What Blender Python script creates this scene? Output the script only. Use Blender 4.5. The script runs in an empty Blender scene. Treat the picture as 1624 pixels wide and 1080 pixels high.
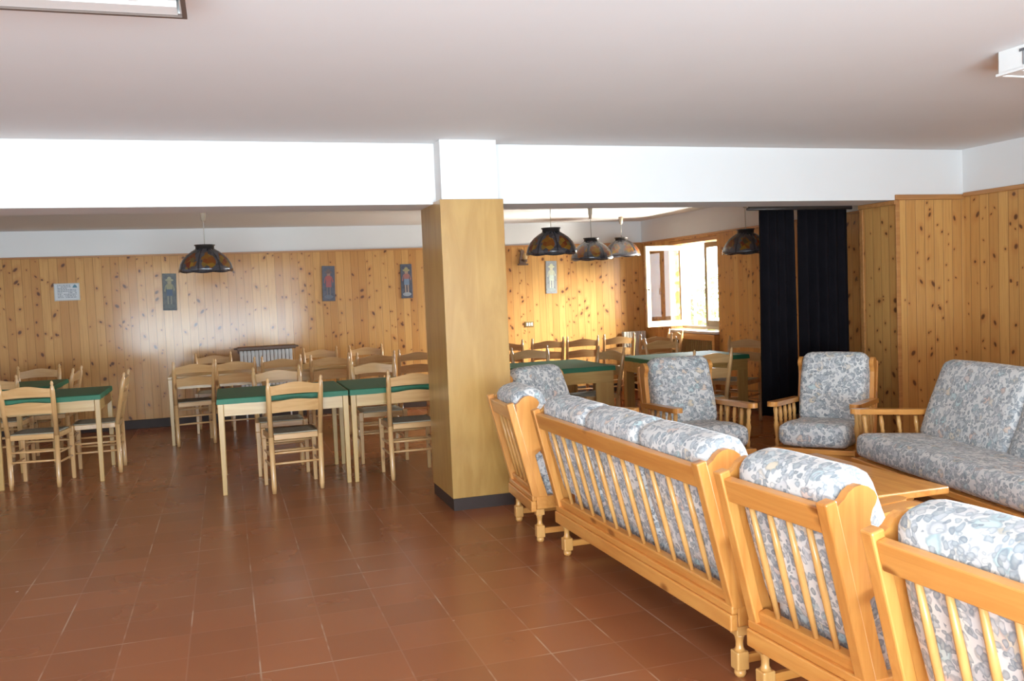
import bpy, bmesh, math, random
from mathutils import Vector, Matrix
PI = math.pi
random.seed(7)
SC = bpy.context.scene
COL = SC.collection

# ------------------------------------------------------------------ objects
def tag(o, label=None, cat=None, group=None, kind=None):
    if label: o['label'] = label
    if cat: o['category'] = cat
    if group: o['group'] = group
    if kind: o['kind'] = kind
    return o

def empty(name, loc=(0, 0, 0), face=None):
    o = bpy.data.objects.new(name, None)
    COL.objects.link(o)
    o.location = loc
    if face is not None:            # local +Y looks along `face`
        o.rotation_euler = (0, 0, math.atan2(-face[0], face[1]))
    o.empty_display_size = .1
    return o

def kids(o):
    return [c for c in bpy.data.objects if c.parent == o]

def copy_tree(o, parent=None):
    c = o.copy()
    COL.objects.link(c)
    if parent is not None:
        c.parent = parent
    for ch in kids(o):
        copy_tree(ch, c)
    return c

class MB:
    """collects shapes into one mesh"""
    def __init__(self):
        self.bm = bmesh.new()
        self.mi = 0
    def _fin(self, verts, smooth=False):
        fs = set()
        for v in verts:
            for f in v.link_faces:
                fs.add(f)
        for f in fs:
            f.material_index = self.mi
            f.smooth = smooth
        return self
    def hexa(self, pts, bevel=0, seg=2):
        vs = [self.bm.verts.new(p) for p in pts]
        fi = [(0, 3, 2, 1), (4, 5, 6, 7), (0, 1, 5, 4), (1, 2, 6, 5), (2, 3, 7, 6), (3, 0, 4, 7)]
        fs = [self.bm.faces.new([vs[i] for i in f]) for f in fi]
        for f in fs:
            f.material_index = self.mi
        if bevel > 0:
            es = set(e for f in fs for e in f.edges)
            r = bmesh.ops.bevel(self.bm, geom=list(es), offset=bevel, segments=seg, affect='EDGES', profile=.5)
            for f in r['faces']:
                f.material_index = self.mi
        return self
    def box(self, x0, x1, y0, y1, z0, z1, bevel=0, seg=2):
        return self.hexa([(x0, y0, z0), (x1, y0, z0), (x1, y1, z0), (x0, y1, z0),
                          (x0, y0, z1), (x1, y0, z1), (x1, y1, z1), (x0, y1, z1)], bevel, seg)
    def bar(self, p0, p1, w, t, side=(1, 0, 0), bevel=0, w1=None, t1=None):
        """box along p0-p1; w along `side`, t along the third axis"""
        p0, p1 = Vector(p0), Vector(p1)
        d = (p1 - p0).normalized()
        s = Vector(side); s = (s - d * s.dot(d)).normalized()
        u = d.cross(s)
        w1 = w if w1 is None else w1
        t1 = t if t1 is None else t1
        a = [p0 - s*w/2 - u*t/2, p0 + s*w/2 - u*t/2, p0 + s*w/2 + u*t/2, p0 - s*w/2 + u*t/2]
        b = [p1 - s*w1/2 - u*t1/2, p1 + s*w1/2 - u*t1/2, p1 + s*w1/2 + u*t1/2, p1 - s*w1/2 + u*t1/2]
        return self.hexa(a + b, bevel)
    def prism(self, poly, fn, t0, t1, smooth=False):
        """poly: 2-D outline, fn(a,b,t)->3-D"""
        n = len(poly)
        A = [self.bm.verts.new(fn(a, b, t0)) for a, b in poly]
        B = [self.bm.verts.new(fn(a, b, t1)) for a, b in poly]
        fs = [self.bm.faces.new(A), self.bm.faces.new(B[::-1])]
        for i in range(n):
            f = self.bm.faces.new([A[i], B[i], B[(i+1) % n], A[(i+1) % n]])
            f.smooth = smooth
            fs.append(f)
        for f in fs:
            f.material_index = self.mi
        return self
    def lathe(self, prof, p0=(0, 0, 0), axis=(0, 0, 1), seg=14, smooth=True, cap=True):
        """prof: list of (r, h) along axis from p0"""
        p0 = Vector(p0); ax = Vector(axis).normalized()
        s = Vector((1, 0, 0)) if abs(ax.x) < .9 else Vector((0, 1, 0))
        s = (s - ax * s.dot(ax)).normalized(); t = ax.cross(s)
        rings = []
        for r, h in prof:
            rings.append([self.bm.verts.new(p0 + ax*h + (s*math.cos(2*PI*k/seg) + t*math.sin(2*PI*k/seg))*max(r, 1e-4)) for k in range(seg)])
        for a, b in zip(rings, rings[1:]):
            for k in range(seg):
                f = self.bm.faces.new([a[k], a[(k+1) % seg], b[(k+1) % seg], b[k]])
                f.smooth = smooth; f.material_index = self.mi
        if cap:
            for q in (rings[0][::-1], rings[-1]):
                f = self.bm.faces.new(q); f.material_index = self.mi
        return self
    def rod(self, p0, p1, r0, r1=None, seg=10):
        p0, p1 = Vector(p0), Vector(p1)
        return self.lathe([(r0, 0), (r0 if r1 is None else r1, (p1-p0).length)], p0, p1-p0, seg)
    def cushion(self, size, M, rad=.05, puff=.02, n=(10, 10, 5), seed=0, rx=None, wedge=0):
        """soft rounded block, size=(x,y,z) full sizes, puffed along z, placed by matrix M"""
        rnd = random.Random(seed)
        ph = [rnd.uniform(0, 6.28) for _ in range(6)]
        hx, hy, hz = [s/2 for s in size]
        cache = {}
        def P(u, v, w):
            key = (round(u, 4), round(v, 4), round(w, 4))
            if key in cache: return cache[key]
            p = Vector((u*hx, v*hy, w*hz))
            rs = (rx or rad, rad, rad*.9)
            q = Vector([max(-h+r, min(h-r, c)) for c, h, r in zip(p, (hx, hy, hz), rs)])
            d = Vector([(a-b)/r for a, b, r in zip(p, q, rs)])
            if d.length > 1: d = d.normalized()
            p = q + Vector([a*r for a, r in zip(d, rs)])
            b = (1-u*u)*(1-v*v)
            p.z += w * puff * (b ** .5)
            p.x += u * puff * .5 * (1-v*v)
            p.y += v * puff * .4 * (1-u*u)
            p.z += .004*w*math.sin(u*hx*17+ph[0])*math.sin(v*hy*15+ph[1])
            p.z -= wedge*(.25 + .75*(1-v)/2)*(1-w)/2
            vtx = self.bm.verts.new(M @ p)
            cache[key] = vtx
            return vtx
        def lin(k):
            return [math.sin((-1 + 2*i/k)*PI/2)*.35 + (-1+2*i/k)*.65 for i in range(k+1)]
        X, Y, Z = lin(n[0]), lin(n[1]), lin(n[2])
        def face(fn, A, B, flip):
            for i in range(len(A)-1):
                for j in range(len(B)-1):
                    q = [fn(A[i], B[j]), fn(A[i+1], B[j]), fn(A[i+1], B[j+1]), fn(A[i], B[j+1])]
                    if flip: q = q[::-1]
                    f = self.bm.faces.new(q); f.smooth = True; f.material_index = self.mi
        face(lambda a, b: P(a, b, 1), X, Y, False); face(lambda a, b: P(a, b, -1), X, Y, True)
        face(lambda a, b: P(a, 1, b), X, Z, True); face(lambda a, b: P(a, -1, b), X, Z, False)
        face(lambda a, b: P(1, a, b), Y, Z, False); face(lambda a, b: P(-1, a, b), Y, Z, True)
        return self
    def build(self, name, mats, parent=None, recalc=True):
        if recalc:
            bmesh.ops.recalc_face_normals(self.bm, faces=self.bm.faces[:])
        me = bpy.data.meshes.new(name)
        self.bm.to_mesh(me); self.bm.free()
        for m in (mats if isinstance(mats, (list, tuple)) else [mats]):
            me.materials.append(m)
        o = bpy.data.objects.new(name, me)
        COL.objects.link(o)
        if parent is not None:
            o.parent = parent
        return o

def T(x, y, z): return Matrix.Translation((x, y, z))

# ---------------------------------------------------------------- materials
class NT:
    def __init__(self, name):
        self.m = bpy.data.materials.new(name)
        self.m.use_nodes = True
        self.t = self.m.node_tree
        self.b = self.t.nodes['Principled BSDF']
    def n(self, kind, **kw):
        nd = self.t.nodes.new(kind)
        for k, v in kw.items():
            setattr(nd, k, v)
        return nd
    def link(self, a, b): self.t.links.new(a, b)
    def set(self, sock, v):
        if hasattr(v, 'is_output'): self.link(v, sock)
        else: sock.default_value = v
    def math(self, op, a, b=None, c=None, clamp=False):
        nd = self.n('ShaderNodeMath', operation=op); nd.use_clamp = clamp
        self.set(nd.inputs[0], a)
        if b is not None: self.set(nd.inputs[1], b)
        if c is not None: self.set(nd.inputs[2], c)
        return nd.outputs[0]
    def step(self, v, a, b):       # smooth step, a->0, b->1 (a may exceed b)
        nd = self.n('ShaderNodeMapRange', interpolation_type='SMOOTHSTEP')
        if not hasattr(a, 'is_output') and not hasattr(b, 'is_output') and a > b:
            self.set(nd.inputs[0], v); nd.inputs[1].default_value = b; nd.inputs[2].default_value = a
            nd.inputs[3].default_value = 1; nd.inputs[4].default_value = 0
        else:
            self.set(nd.inputs[0], v); self.set(nd.inputs[1], a); self.set(nd.inputs[2], b)
        return nd.outputs[0]
    def mix(self, f, a, b, mode='MIX'):
        nd = self.n('ShaderNodeMix', data_type='RGBA', blend_type=mode)
        self.set(nd.inputs[0], f); 
        for s, v in ((nd.inputs[6], a), (nd.inputs[7], b)):
            if hasattr(v, 'is_output'): self.link(v, s)
            else: s.default_value = (*v, 1)
        return nd.outputs[2]
    def ramp(self, f, stops):
        nd = self.n('ShaderNodeValToRGB')
        self.link(f, nd.inputs[0])
        e = nd.color_ramp.elements
        e[0].position, e[0].color = stops[0][0], (*stops[0][1], 1)
        e[1].position, e[1].color = stops[-1][0], (*stops[-1][1], 1)
        for p, c in stops[1:-1]:
            k = e.new(p); k.color = (*c, 1)
        return nd.outputs[0]
    def obj(self):
        return self.n('ShaderNodeTexCoord').outputs['Object']
    def xyz(self, v):
        nd = self.n('ShaderNodeSeparateXYZ'); self.link(v, nd.inputs[0]); return nd.outputs
    def comb(self, x, y, z):
        nd = self.n('ShaderNodeCombineXYZ')
        for s, v in zip(nd.inputs, (x, y, z)): self.set(s, v)
        return nd.outputs[0]
    def noise(self, vec, scale=5, detail=3, rough=.5, dist=0, out=0):
        nd = self.n('ShaderNodeTexNoise')
        self.link(vec, nd.inputs['Vector'])
        nd.inputs['Scale'].default_value = scale; nd.inputs['Detail'].default_value = detail
        nd.inputs['Roughness'].default_value = rough; nd.inputs['Distortion'].default_value = dist
        return nd.outputs[out]
    def vor(self, vec, scale, dims='3D', feature='F1', rnd=1):
        nd = self.n('ShaderNodeTexVoronoi', voronoi_dimensions=dims, feature=feature)
        if dims == '1D': self.set(nd.inputs['W'], vec)
        else: self.link(vec, nd.inputs['Vector'])
        nd.inputs['Scale'].default_value = scale
        nd.inputs['Randomness'].default_value = rnd
        return nd
    def scale(self, v, s):
        nd = self.n('ShaderNodeVectorMath', operation='MULTIPLY')
        self.link(v, nd.inputs[0]); nd.inputs[1].default_value = s
        return nd.outputs[0]
    def add(self, a, b):
        nd = self.n('ShaderNodeVectorMath', operation='ADD')
        self.set(nd.inputs[0], a); self.set(nd.inputs[1], b)
        return nd.outputs[0]
    def bump(self, h, strength=.3, dist=.01):
        nd = self.n('ShaderNodeBump')
        nd.inputs['Strength'].default_value = strength; nd.inputs['Distance'].default_value = dist
        self.link(h, nd.inputs['Height'])
        self.link(nd.outputs[0], self.b.inputs['Normal'])
    def fin(self, col, rough=.5, coat=0, coat_rough=.1, spec=.5, metal=0):
        if hasattr(col, 'is_output'): self.link(col, self.b.inputs['Base Color'])
        else: self.b.inputs['Base Color'].default_value = (*col, 1)
        self.set(self.b.inputs['Roughness'], rough)
        self.b.inputs['Coat Weight'].default_value = coat
        self.b.inputs['Coat Roughness'].default_value = coat_rough
        self.b.inputs['Specular IOR Level'].default_value = spec
        self.b.inputs['Metallic'].default_value = metal
        return self.m

def mat_plain(name, col, rough=.5, var=.06, scale=9, coat=0, metal=0, spec=.5, bump=0):
    t = NT(name); o = t.obj()
    nz = t.noise(o, scale, 4)
    c = t.mix(nz, tuple(max(0, x*(1-var)) for x in col), tuple(min(1, x*(1+var)) for x in col))
    if bump: t.bump(t.noise(o, 60, 4), bump, .003)
    return t.fin(c, rough, coat, .1, spec, metal)

def mat_panelling(name, board=.1, tint=(1, 1, 1)):
    """varnished knotty pine boards running upright, on axis-aligned walls"""
    t = NT(name); x, y, z = t.xyz(t.obj())
    u = t.math('ADD', t.math('SUBTRACT', x, y), 40.0); ub = t.math('DIVIDE', u, board)
    bi = t.math('FLOOR', ub); fr = t.math('FRACT', ub)
    wn = t.n('ShaderNodeTexWhiteNoise', noise_dimensions='1D'); t.link(bi, wn.inputs['W'])
    r1 = wn.outputs['Value']
    wc = t.n('ShaderNodeSeparateColor'); t.link(wn.outputs['Color'], wc.inputs[0])
    r2, r3 = wc.outputs[1], wc.outputs[2]
    gv = t.comb(t.math('MULTIPLY', u, 42.0), t.math('MULTIPLY_ADD', r1, 90.0, t.math('MULTIPLY', z, 1.6)), t.math('MULTIPLY', r1, 33.0))
    g = t.noise(gv, 1.0, 4, .6, 1.2)
    A = tuple(a*b for a, b in zip((.46, .215, .058), tint)); B = tuple(a*b for a, b in zip((.61, .335, .105), tint))
    base = t.mix(r2, A, B)
    base = t.mix(t.math('MULTIPLY', t.step(g, .42, .75), .5), base, tuple(a*b for a, b in zip((.36, .155, .045), tint)))
    # one or two rows of knots per board
    def knots(off, per, keep):
        w = t.math('MULTIPLY_ADD', r1, 557.3+off, t.math('MULTIPLY', t.math('DIVIDE', z, per), t.math('MULTIPLY_ADD', r3, 1.1, .5)))
        v = t.vor(w, 1.0, '1D')
        sc = t.n('ShaderNodeSeparateColor'); t.link(v.outputs['Color'], sc.inputs[0])
        cx = t.math('MULTIPLY_ADD', sc.outputs[0], .7, .15)
        dx = t.math('MULTIPLY', t.math('SUBTRACT', fr, cx), board)
        dz = t.math('MULTIPLY', t.math('SUBTRACT', w, v.outputs['W']), t.math('DIVIDE', per, t.math('MULTIPLY_ADD', r3, 1.1, .5)))
        sk = t.math('MULTIPLY', t.math('SUBTRACT', t.math('FRACT', t.math('MULTIPLY', sc.outputs[0], 7.31)), .5), 1.5)
        dz = t.math('MULTIPLY', t.math('ADD', dz, t.math('MULTIPLY', dx, sk)), .85)
        dx = t.math('MULTIPLY', dx, t.math('MULTIPLY_ADD', t.math('FRACT', t.math('MULTIPLY', sc.outputs[2], 5.7)), .7, .65))
        d = t.math('SQRT', t.math('ADD', t.math('MULTIPLY', dx, dx), t.math('MULTIPLY', dz, dz)))
        d = t.math('ADD', d, t.math('MULTIPLY', t.math('SUBTRACT', g, .5), .008))
        keepm = t.math('GREATER_THAN', sc.outputs[1], t.math('MULTIPLY_ADD', r2, .35, keep-.1))
        rad = t.math('MULTIPLY_ADD', t.math('POWER', sc.outputs[2], 2.0), .018, .007)
        k = t.math('MULTIPLY', t.math('SUBTRACT', 1.0, t.step(d, t.math('MULTIPLY', rad, .45), t.math('MULTIPLY', rad, 1.15))), keepm)
        h = t.math('MULTIPLY', t.math('SUBTRACT', 1.0, t.step(d, rad, t.math('MULTIPLY', rad, 3.2))), keepm)
        return k, h
    k1, h1 = knots(0, .24, .28); k2, h2 = knots(11.7, .45, .45)
    k = t.math('MAXIMUM', k1, k2); h = t.math('MAXIMUM', h1, h2)
    base = t.mix(t.math('MULTIPLY', h, .45), base, (.40, .15, .04))
    base = t.mix(t.math('MULTIPLY', k, .95), base, (.085, .026, .009))
    e = t.math('ABSOLUTE', t.math('SUBTRACT', fr, .5))
    gr = t.step(e, .455, .49)
    base = t.mix(t.math('MULTIPLY', gr, .6), base, (.2, .085, .025))
    tilt = t.math('MULTIPLY', t.math('SUBTRACT', r3, .5), t.math('MULTIPLY', fr, .35))
    hgt = t.math('SUBTRACT', t.math('MULTIPLY', tilt, 1.0), gr)
    t.bump(hgt, .5, .006)
    return t.fin(base, .5, .38, .13, .3)

def mat_wood(name, c0, c1, axis=2, knots=True, rough=.35, coat=.4, fine=1.0):
    t = NT(name); o = t.obj()
    s = [22*fine, 22*fine, 22*fine]; s[axis] = 1.6
    oi = t.n('ShaderNodeObjectInfo').outputs['Random']
    sh = t.comb(t.math('MULTIPLY', oi, 7.0), t.math('MULTIPLY', oi, 11.0), t.math('MULTIPLY', oi, 5.0))
    oo = t.add(o, sh)
    g = t.noise(t.scale(oo, s), 1.0, 5, .6, .8)
    big = t.noise(oo, 1.7, 2)
    c = t.mix(t.step(g, .3, .72), c1, c0)
    c = t.mix(t.math('MULTIPLY', t.step(big, .35, .7), .35), c, tuple(v*.8 for v in c0))
    if knots:
        ks = [9, 9, 9]; ks[axis] = 4.5
        v = t.vor(t.scale(oo, ks), 1.0)
        sc = t.n('ShaderNodeSeparateColor'); t.link(v.outputs['Color'], sc.inputs[0])
        m = t.math('MULTIPLY', t.step(v.outputs['Distance'], .25, .10), t.math('GREATER_THAN', sc.outputs[0], .6))
        c = t.mix(t.math('MULTIPLY', m, .85), c, tuple(v*w for v, w in zip(c1, (.35, .25, .2))))
    t.bump(g, .08, .004)
    return t.fin(c, rough, coat, .12)

def mat_floor():
    t = NT('terracotta_tile'); x, y, z = t.xyz(t.obj()); o = t.comb(x, y, 0.0)
    P = .297
    a = t.math('DIVIDE', t.math('ADD', x, 29.7 - .060), P); b = t.math('DIVIDE', t.math('ADD', y, 29.7 - 4.42 + 14*.297), P)
    fa, fb = t.math('FRACT', a), t.math('FRACT', b)
    ia, ib = t.math('FLOOR', a), t.math('FLOOR', b)
    wn = t.n('ShaderNodeTexWhiteNoise', noise_dimensions='2D'); t.link(t.comb(ia, ib, 0.0), wn.inputs['Vector'])
    rv = wn.outputs['Value']
    def line(f): return t.step(t.math('ABSOLUTE', t.math('SUBTRACT', f, .5)), .484, .4925)
    la, lb = line(fa), line(fb)
    patchy = t.step(t.noise(o, 2.0, 3, .6), .48, .62)
    patch2 = t.step(t.noise(t.add(o, (7.3, 2.1, 0)), 1.8, 3, .6), .5, .62)
    grout = t.math('MAXIMUM', t.math('MULTIPLY', la, t.math('MULTIPLY_ADD', patchy, .8, .16)), t.math('MULTIPLY', lb, t.math('MULTIPLY_ADD', patch2, .8, .14)))
    mott = t.noise(o, 110, 3, .6)
    wear = t.noise(o, 1.3, 4, .6)
    base = t.mix(rv, (.255, .086, .034), (.305, .104, .041))
    base = t.mix(t.math('MULTIPLY', t.step(wear, .35, .75), .22), base, (.30, .125, .06))
    base = t.mix(t.math('MULTIPLY', grout, .8), base, (.46, .30, .20))
    ro = t.math('MULTIPLY_ADD', t.noise(o, 2.5, 2), .10, .21)
    return t.fin(base, ro, .0, .1, .45)

def mat_floral(name):
    """cotton print: pale blooms, slate leaves, a few peach and aqua petals"""
    t = NT(name); o = t.obj()
    oi = t.n('ShaderNodeObjectInfo').outputs['Random']
    o = t.add(o, t.comb(t.math('MULTIPLY', oi, 9.0), t.math('MULTIPLY', oi, 4.0), t.math('MULTIPLY', oi, 6.0)))
    wv = t.n('ShaderNodeTexNoise'); t.link(o, wv.inputs['Vector']); wv.inputs['Scale'].default_value = 14; wv.inputs['Detail'].default_value = 3
    w = t.add(o, t.scale(wv.outputs['Color'], (.055, .055, .055)))
    base = t.mix(t.noise(w, 24, 3), (.66, .67, .66), (.82, .82, .80))
    def layer(base, off, sc_, stretch, r, keep, stops, amt):
        v = t.vor(t.scale(t.add(w, off), stretch), sc_)
        q = t.n('ShaderNodeSeparateColor'); t.link(v.outputs['Color'], q.inputs[0])
        k = t.math('GREATER_THAN', q.outputs[0], keep)
        m = t.math('MULTIPLY', t.step(v.outputs['Distance'], r, r-.12), k)
        ring = t.math('MULTIPLY', t.math('MULTIPLY', t.step(v.outputs['Distance'], r+.02, r-.06), t.step(v.outputs['Distance'], r-.22, r-.10)), k)
        c = t.ramp(q.outputs[1], stops)
        c = t.mix(t.math('MULTIPLY', t.step(v.outputs['Distance'], r, .05), .35), c, (.74, .74, .72))
        base = t.mix(t.math('MULTIPLY', m, amt), base, c)
        return t.mix(t.math('MULTIPLY', ring, .45), base, (.19, .22, .25))
    base = layer(base, (3.1, 1.7, .4), 15, (1, 1.3, 1.1), .56, .30, [(0, (.46, .47, .50)), (.28, (.64, .63, .64)), (.46, (.72, .60, .40)), (.54, (.70, .48, .38)), (.62, (.52, .55, .58)), (.82, (.40, .60, .62)), (1, (.55, .56, .58))], .8)
    base = layer(base, (.9, 5.2, 2.2), 27, (1.5, .9, 1.2), .56, .27, [(0, (.17, .20, .225)), (.35, (.28, .325, .36)), (.7, (.42, .46, .50)), (1, (.52, .54, .57))], .9)
    base = layer(base, (7.9, 2.2, 4.2), 40, (.9, 1.5, 1.1), .50, .55, [(0, (.14, .165, .19)), (.6, (.30, .34, .37)), (1, (.72, .72, .70))], .9)
    t.bump(t.noise(o, 9, 3), .35, .012)
    t.b.inputs['Sheen Weight'].default_value = .15
    return t.fin(base, .85, 0, .1, .2)

def mat_shade():
    """dark leaded glass lamp with amber and red leaves"""
    t = NT('leaded_glass_shade'); x, y, z = t.xyz(t.obj())
    ang = t.math('ARCTAN2', y, x); r = t.math('SQRT', t.math('ADD', t.math('MULTIPLY', x, x), t.math('MULTIPLY', y, y)))
    a8 = t.math('FRACT', t.math('MULTIPLY', ang, 8/(2*PI)))
    e = t.math('ABSOLUTE', t.math('SUBTRACT', a8, .5))
    rib = t.step(e, .44, .48)
    # a leaf shape in the middle of each panel
    zz = t.math('DIVIDE', t.math('SUBTRACT', z, .095), .075)
    xx = t.math('DIVIDE', e, .36)
    v = t.vor(t.comb(t.math('MULTIPLY', ang, 5.0), t.math('MULTIPLY', z, 24.0), 0.0), 1.0)
    vs = t.n('ShaderNodeSeparateColor'); t.link(v.outputs['Color'], vs.inputs[0])
    d = t.math('ADD', t.math('ADD', t.math('MULTIPLY', xx, xx), t.math('MULTIPLY', zz, zz)), t.math('MULTIPLY', t.math('SUBTRACT', vs.outputs[2], .5), .9))
    leaf = t.step(d, 1.05, .75)
    amber = t.ramp(vs.outputs[0], [(0, (.13, .025, .010)), (.45, (.17, .055, .010)), (.75, (.23, .125, .015)), (1, (.07, .05, .025))])
    grey = t.mix(vs.outputs[1], (.03, .026, .03), (.085, .078, .085))
    c = t.mix(leaf, grey, amber)
    c = t.mix(t.math('MULTIPLY', rib, .8), c, (.02, .018, .02))
    t.bump(v.outputs['Distance'], .3, .01)
    return t.fin(c, .25, .2)

def mat_emit(name, col, s):
    t = NT(name)
    t.b.inputs['Emission Color'].default_value = (*col, 1)
    t.b.inputs['Emission Strength'].default_value = s
    return t.fin(col, .4)

def mat_glass(name):
    t = NT(name)
    out = t.t.nodes['Material Output']
    tr = t.n('ShaderNodeBsdfTransparent'); gl = t.n('ShaderNodeBsdfGlossy'); gl.inputs['Roughness'].default_value = .0
    gl.inputs['Color'].default_value = (1, 1, 1, 1)
    lw = t.n('ShaderNodeLayerWeight'); lw.inputs['Blend'].default_value = .5
    f2 = t.math('MULTIPLY_ADD', t.math('POWER', lw.outputs['Facing'], 4.0), .9, .02, clamp=True)
    mx = t.n('ShaderNodeMixShader'); t.link(f2, mx.inputs[0]); t.link(tr.outputs[0], mx.inputs[1]); t.link(gl.outputs[0], mx.inputs[2])
    t.link(mx.outputs[0], out.inputs['Surface'])
    return t.m

def mat_picture(name, ground, blot):
    t = NT(name); o = t.obj()
    n1 = t.noise(o, 26, 4, .6)
    c = t.ramp(n1, [(.25, ground), (.5, tuple(v*1.8 for v in ground)), (.75, blot)])
    return t.fin(c, .45)

WHITE = mat_plain('white_plaster', (.80, .80, .79), .75, .02, 3, bump=.05)
CEIL = mat_plain('ceiling_plaster', (.78, .78, .775), .8, .02, 2.5, bump=.05)
PANEL = mat_panelling('knotty_pine_panelling')
CAP = mat_wood('pine_cap_rail', (.50, .24, .075), (.36, .15, .045), 0, False, .4, .3)
CAPY = mat_wood('pine_cap_rail_side', (.50, .24, .075), (.36, .15, .045), 1, False, .4, .3)
VENEER = mat_wood('oak_veneer', (.46, .27, .075), (.37, .195, .046), 2, False, .34, .25, .45)
SKIRT = mat_plain('dark_skirting', (.040, .024, .019), .55, .15, 12, spec=.3)
FLOOR = mat_floor()
ORA = [mat_wood('honey_pine_%s' % 'xyz'[a], (.74, .345, .085), (.60, .235, .046), a) for a in range(3)]
TURN = mat_wood('turned_pine', (.72, .40, .13), (.62, .30, .08), 2, False)
CHW = [mat_wood('pale_beech_%s' % 'xyz'[a], (.69, .43, .195), (.57, .32, .125), a, a == 2, .3, .45) for a in range(3)]
TABW = [mat_wood('light_table_wood_%s' % 'xyz'[a], (.56, .36, .125), (.46, .265, .075), a, False, .35, .3) for a in range(3)]
FLORAL = mat_floral('floral_cotton')
CLOTH = mat_plain('green_baize', (.014, .135, .066), .55, .12, 40, spec=.45, bump=.1)
RUSH = mat_plain('woven_rush', (.36, .33, .24), .85, .35, 70, bump=.5)
BLACK = mat_plain('black_velvet', (.0065, .0055, .0075), .95, .4, 8, spec=.1)
BRASS = mat_plain('aged_metal', (.06, .05, .045), .45, .2, 20, metal=.6)
SHADE = mat_shade()
RADW = mat_plain('radiator_enamel', (.72, .72, .69), .4, .03)
BRN = mat_plain('dark_brown_wood', (.12, .065, .04), .5, .25, 15)
WPAINT = mat_plain('white_enamel', (.82, .82, .80), .35, .02)
MARBLE = mat_plain('pale_marble', (.74, .70, .70), .25, .08, 14)
GLASS = mat_glass('window_glass')
CORD = mat_plain('white_cord', (.5, .46, .40), .6)
DARKG = mat_plain('dark_grey', (.10, .10, .11), .5)

# ---------------------------------------------------------------- setting
def struct(o): 
    o['kind'] = 'structure'; return o
YB, YBEAM, YBB = 12.26, 6.37, 6.82
XF, XR, XL = 6.033, 6.29, -5.6
YREAR = -1.6
CN, CF = 2.642, 2.53       # near and far ceilings

m = MB(); m.box(XL, 6.6, YREAR, YB+.3, -.1, 0)
struct(m.build('floor', FLOOR))
m = MB(); m.box(XL-.3, 6.6, YREAR-.3, YBB, CN, CN+.15)
struct(m.build('ceiling', CEIL))
m = MB(); m.box(XL-.3, 6.6, YBB-.005, YB+.3, CF, CF+.26)
struct(m.build('ceiling_far', CEIL))
m = MB(); m.box(XL, XR, YBEAM, YBB-.006, 2.205, CN-.001)
struct(m.build('ceiling_beam', WHITE))
# back wall: plaster with pine panelling below
m = MB(); m.box(XL-.3, 6.6, YB+.015, YB+.3, 0, CF); m.mi = 1; m.box(XL, XF-.001, YB, YB+.014, 0, 2.19)
struct(m.build('wall_back', [WHITE, PANEL]))
m = MB(); m.box(XL, XF-.002, YB-.022, YB+.012, 2.19, 2.212, .004)
struct(m.build('trim_1', CAP))
m = MB(); m.box(XL, XF-.002, YB-.02, YB-.001, 0, .115, .004)
struct(m.build('baseboard_back', SKIRT))
# far right wall with its window opening
WY0, WY1, WZ0, WZ1 = 10.115, 11.41, .90, 2.165
m = MB()
for z0, z1, mi in ((0, 2.19, 1), (2.19, CF, 0)):
    m.mi = mi
    m.box(XF, XF+.32, YBB, WY0, z0, z1)
    m.box(XF, XF+.32, WY1, YB+.012, z0, z1)
    if mi == 1:
        m.box(XF+.2, XF+.32, WY0, WY1, 0, WZ0); m.box(XF, XF+.32, WY0, WY1, WZ1, z1)
    else:
        m.box(XF, XF+.32, WY0, WY1, z0, z1)
struct(m.build('wall_right_far', [WHITE, PANEL]))
m = MB(); m.box(XF-.02, XF-.001, YBB+.0, YB-.023, 2.19, 2.212, .004)
struct(m.build('trim_2', CAPY))
m = MB(); m.box(XF-.018, XF-.001, YBB, WY0, 0, .115, .004); m.box(XF-.018, XF-.001, WY1, YB-.021, 0, .115, .004)
struct(m.build('baseboard_right_far', SKIRT))
# short return of wall under the right end of the beam
SX = 5.562
m = MB(); m.mi = 1; m.box(SX, XF+.3, YBEAM, YBB, 0, 2.204)
struct(m.build('wall_return', [WHITE, PANEL]))
m = MB(); m.box(SX-.012, XR, YBEAM-.024, YBEAM-.001, 2.205, 2.25, .005); m.box(SX-.03, SX-.001, YBEAM-.02, YBB, 2.165, 2.203, .004)
m.box(SX-.012, SX+.03, YBEAM-.014, YBEAM-.0005, 0, 2.204, .003)
m.box(SX-.014, SX-.001, YBB-.04, YBB, 0, 2.164, .003)
struct(m.build('trim_3', CAP))
m = MB(); m.mi = 1; m.box(SX+.031, XR, YBEAM-.012, YBEAM-.0005, 0, 2.204)
struct(m.build('wall_return_panelling', [WHITE, PANEL]))
m = MB(); m.box(SX-.02, XR, YBEAM-.032, YBEAM-.013, 0, .1, .004)
struct(m.build('baseboard_return', SKIRT))
# near right wall, with the window that lights the sofas (out of frame)
RW = (.1, 2.3, .95, 2.1)
m = MB()
def rwall(z0, z1, mi):
    m.mi = mi
    m.box(XR, XR+.3, RW[1], YBEAM, z0, z1); m.box(XR, XR+.3, YREAR-.3, RW[0], z0, z1)
rwall(0, 2.235, 1); rwall(2.235, CN, 0)
m.mi = 1; m.box(XR, XR+.3, RW[0], RW[1], 0, RW[2]); m.box(XR, XR+.3, RW[0], RW[1], RW[3], 2.235)
m.mi = 0; m.box(XR, XR+.3, RW[0], RW[1], 2.235, CN)
struct(m.build('wall_right', [WHITE, PANEL]))
m = MB(); m.box(XR-.024, XR-.001, YREAR, YBEAM-.025, 2.225, 2.262, .005)
struct(m.build('trim_4', CAPY))
m = MB(); m.box(XR-.018, XR-.001, YREAR, YBEAM-.033, 0, .1, .004)
struct(m.build('baseboard_right', SKIRT))
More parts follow.
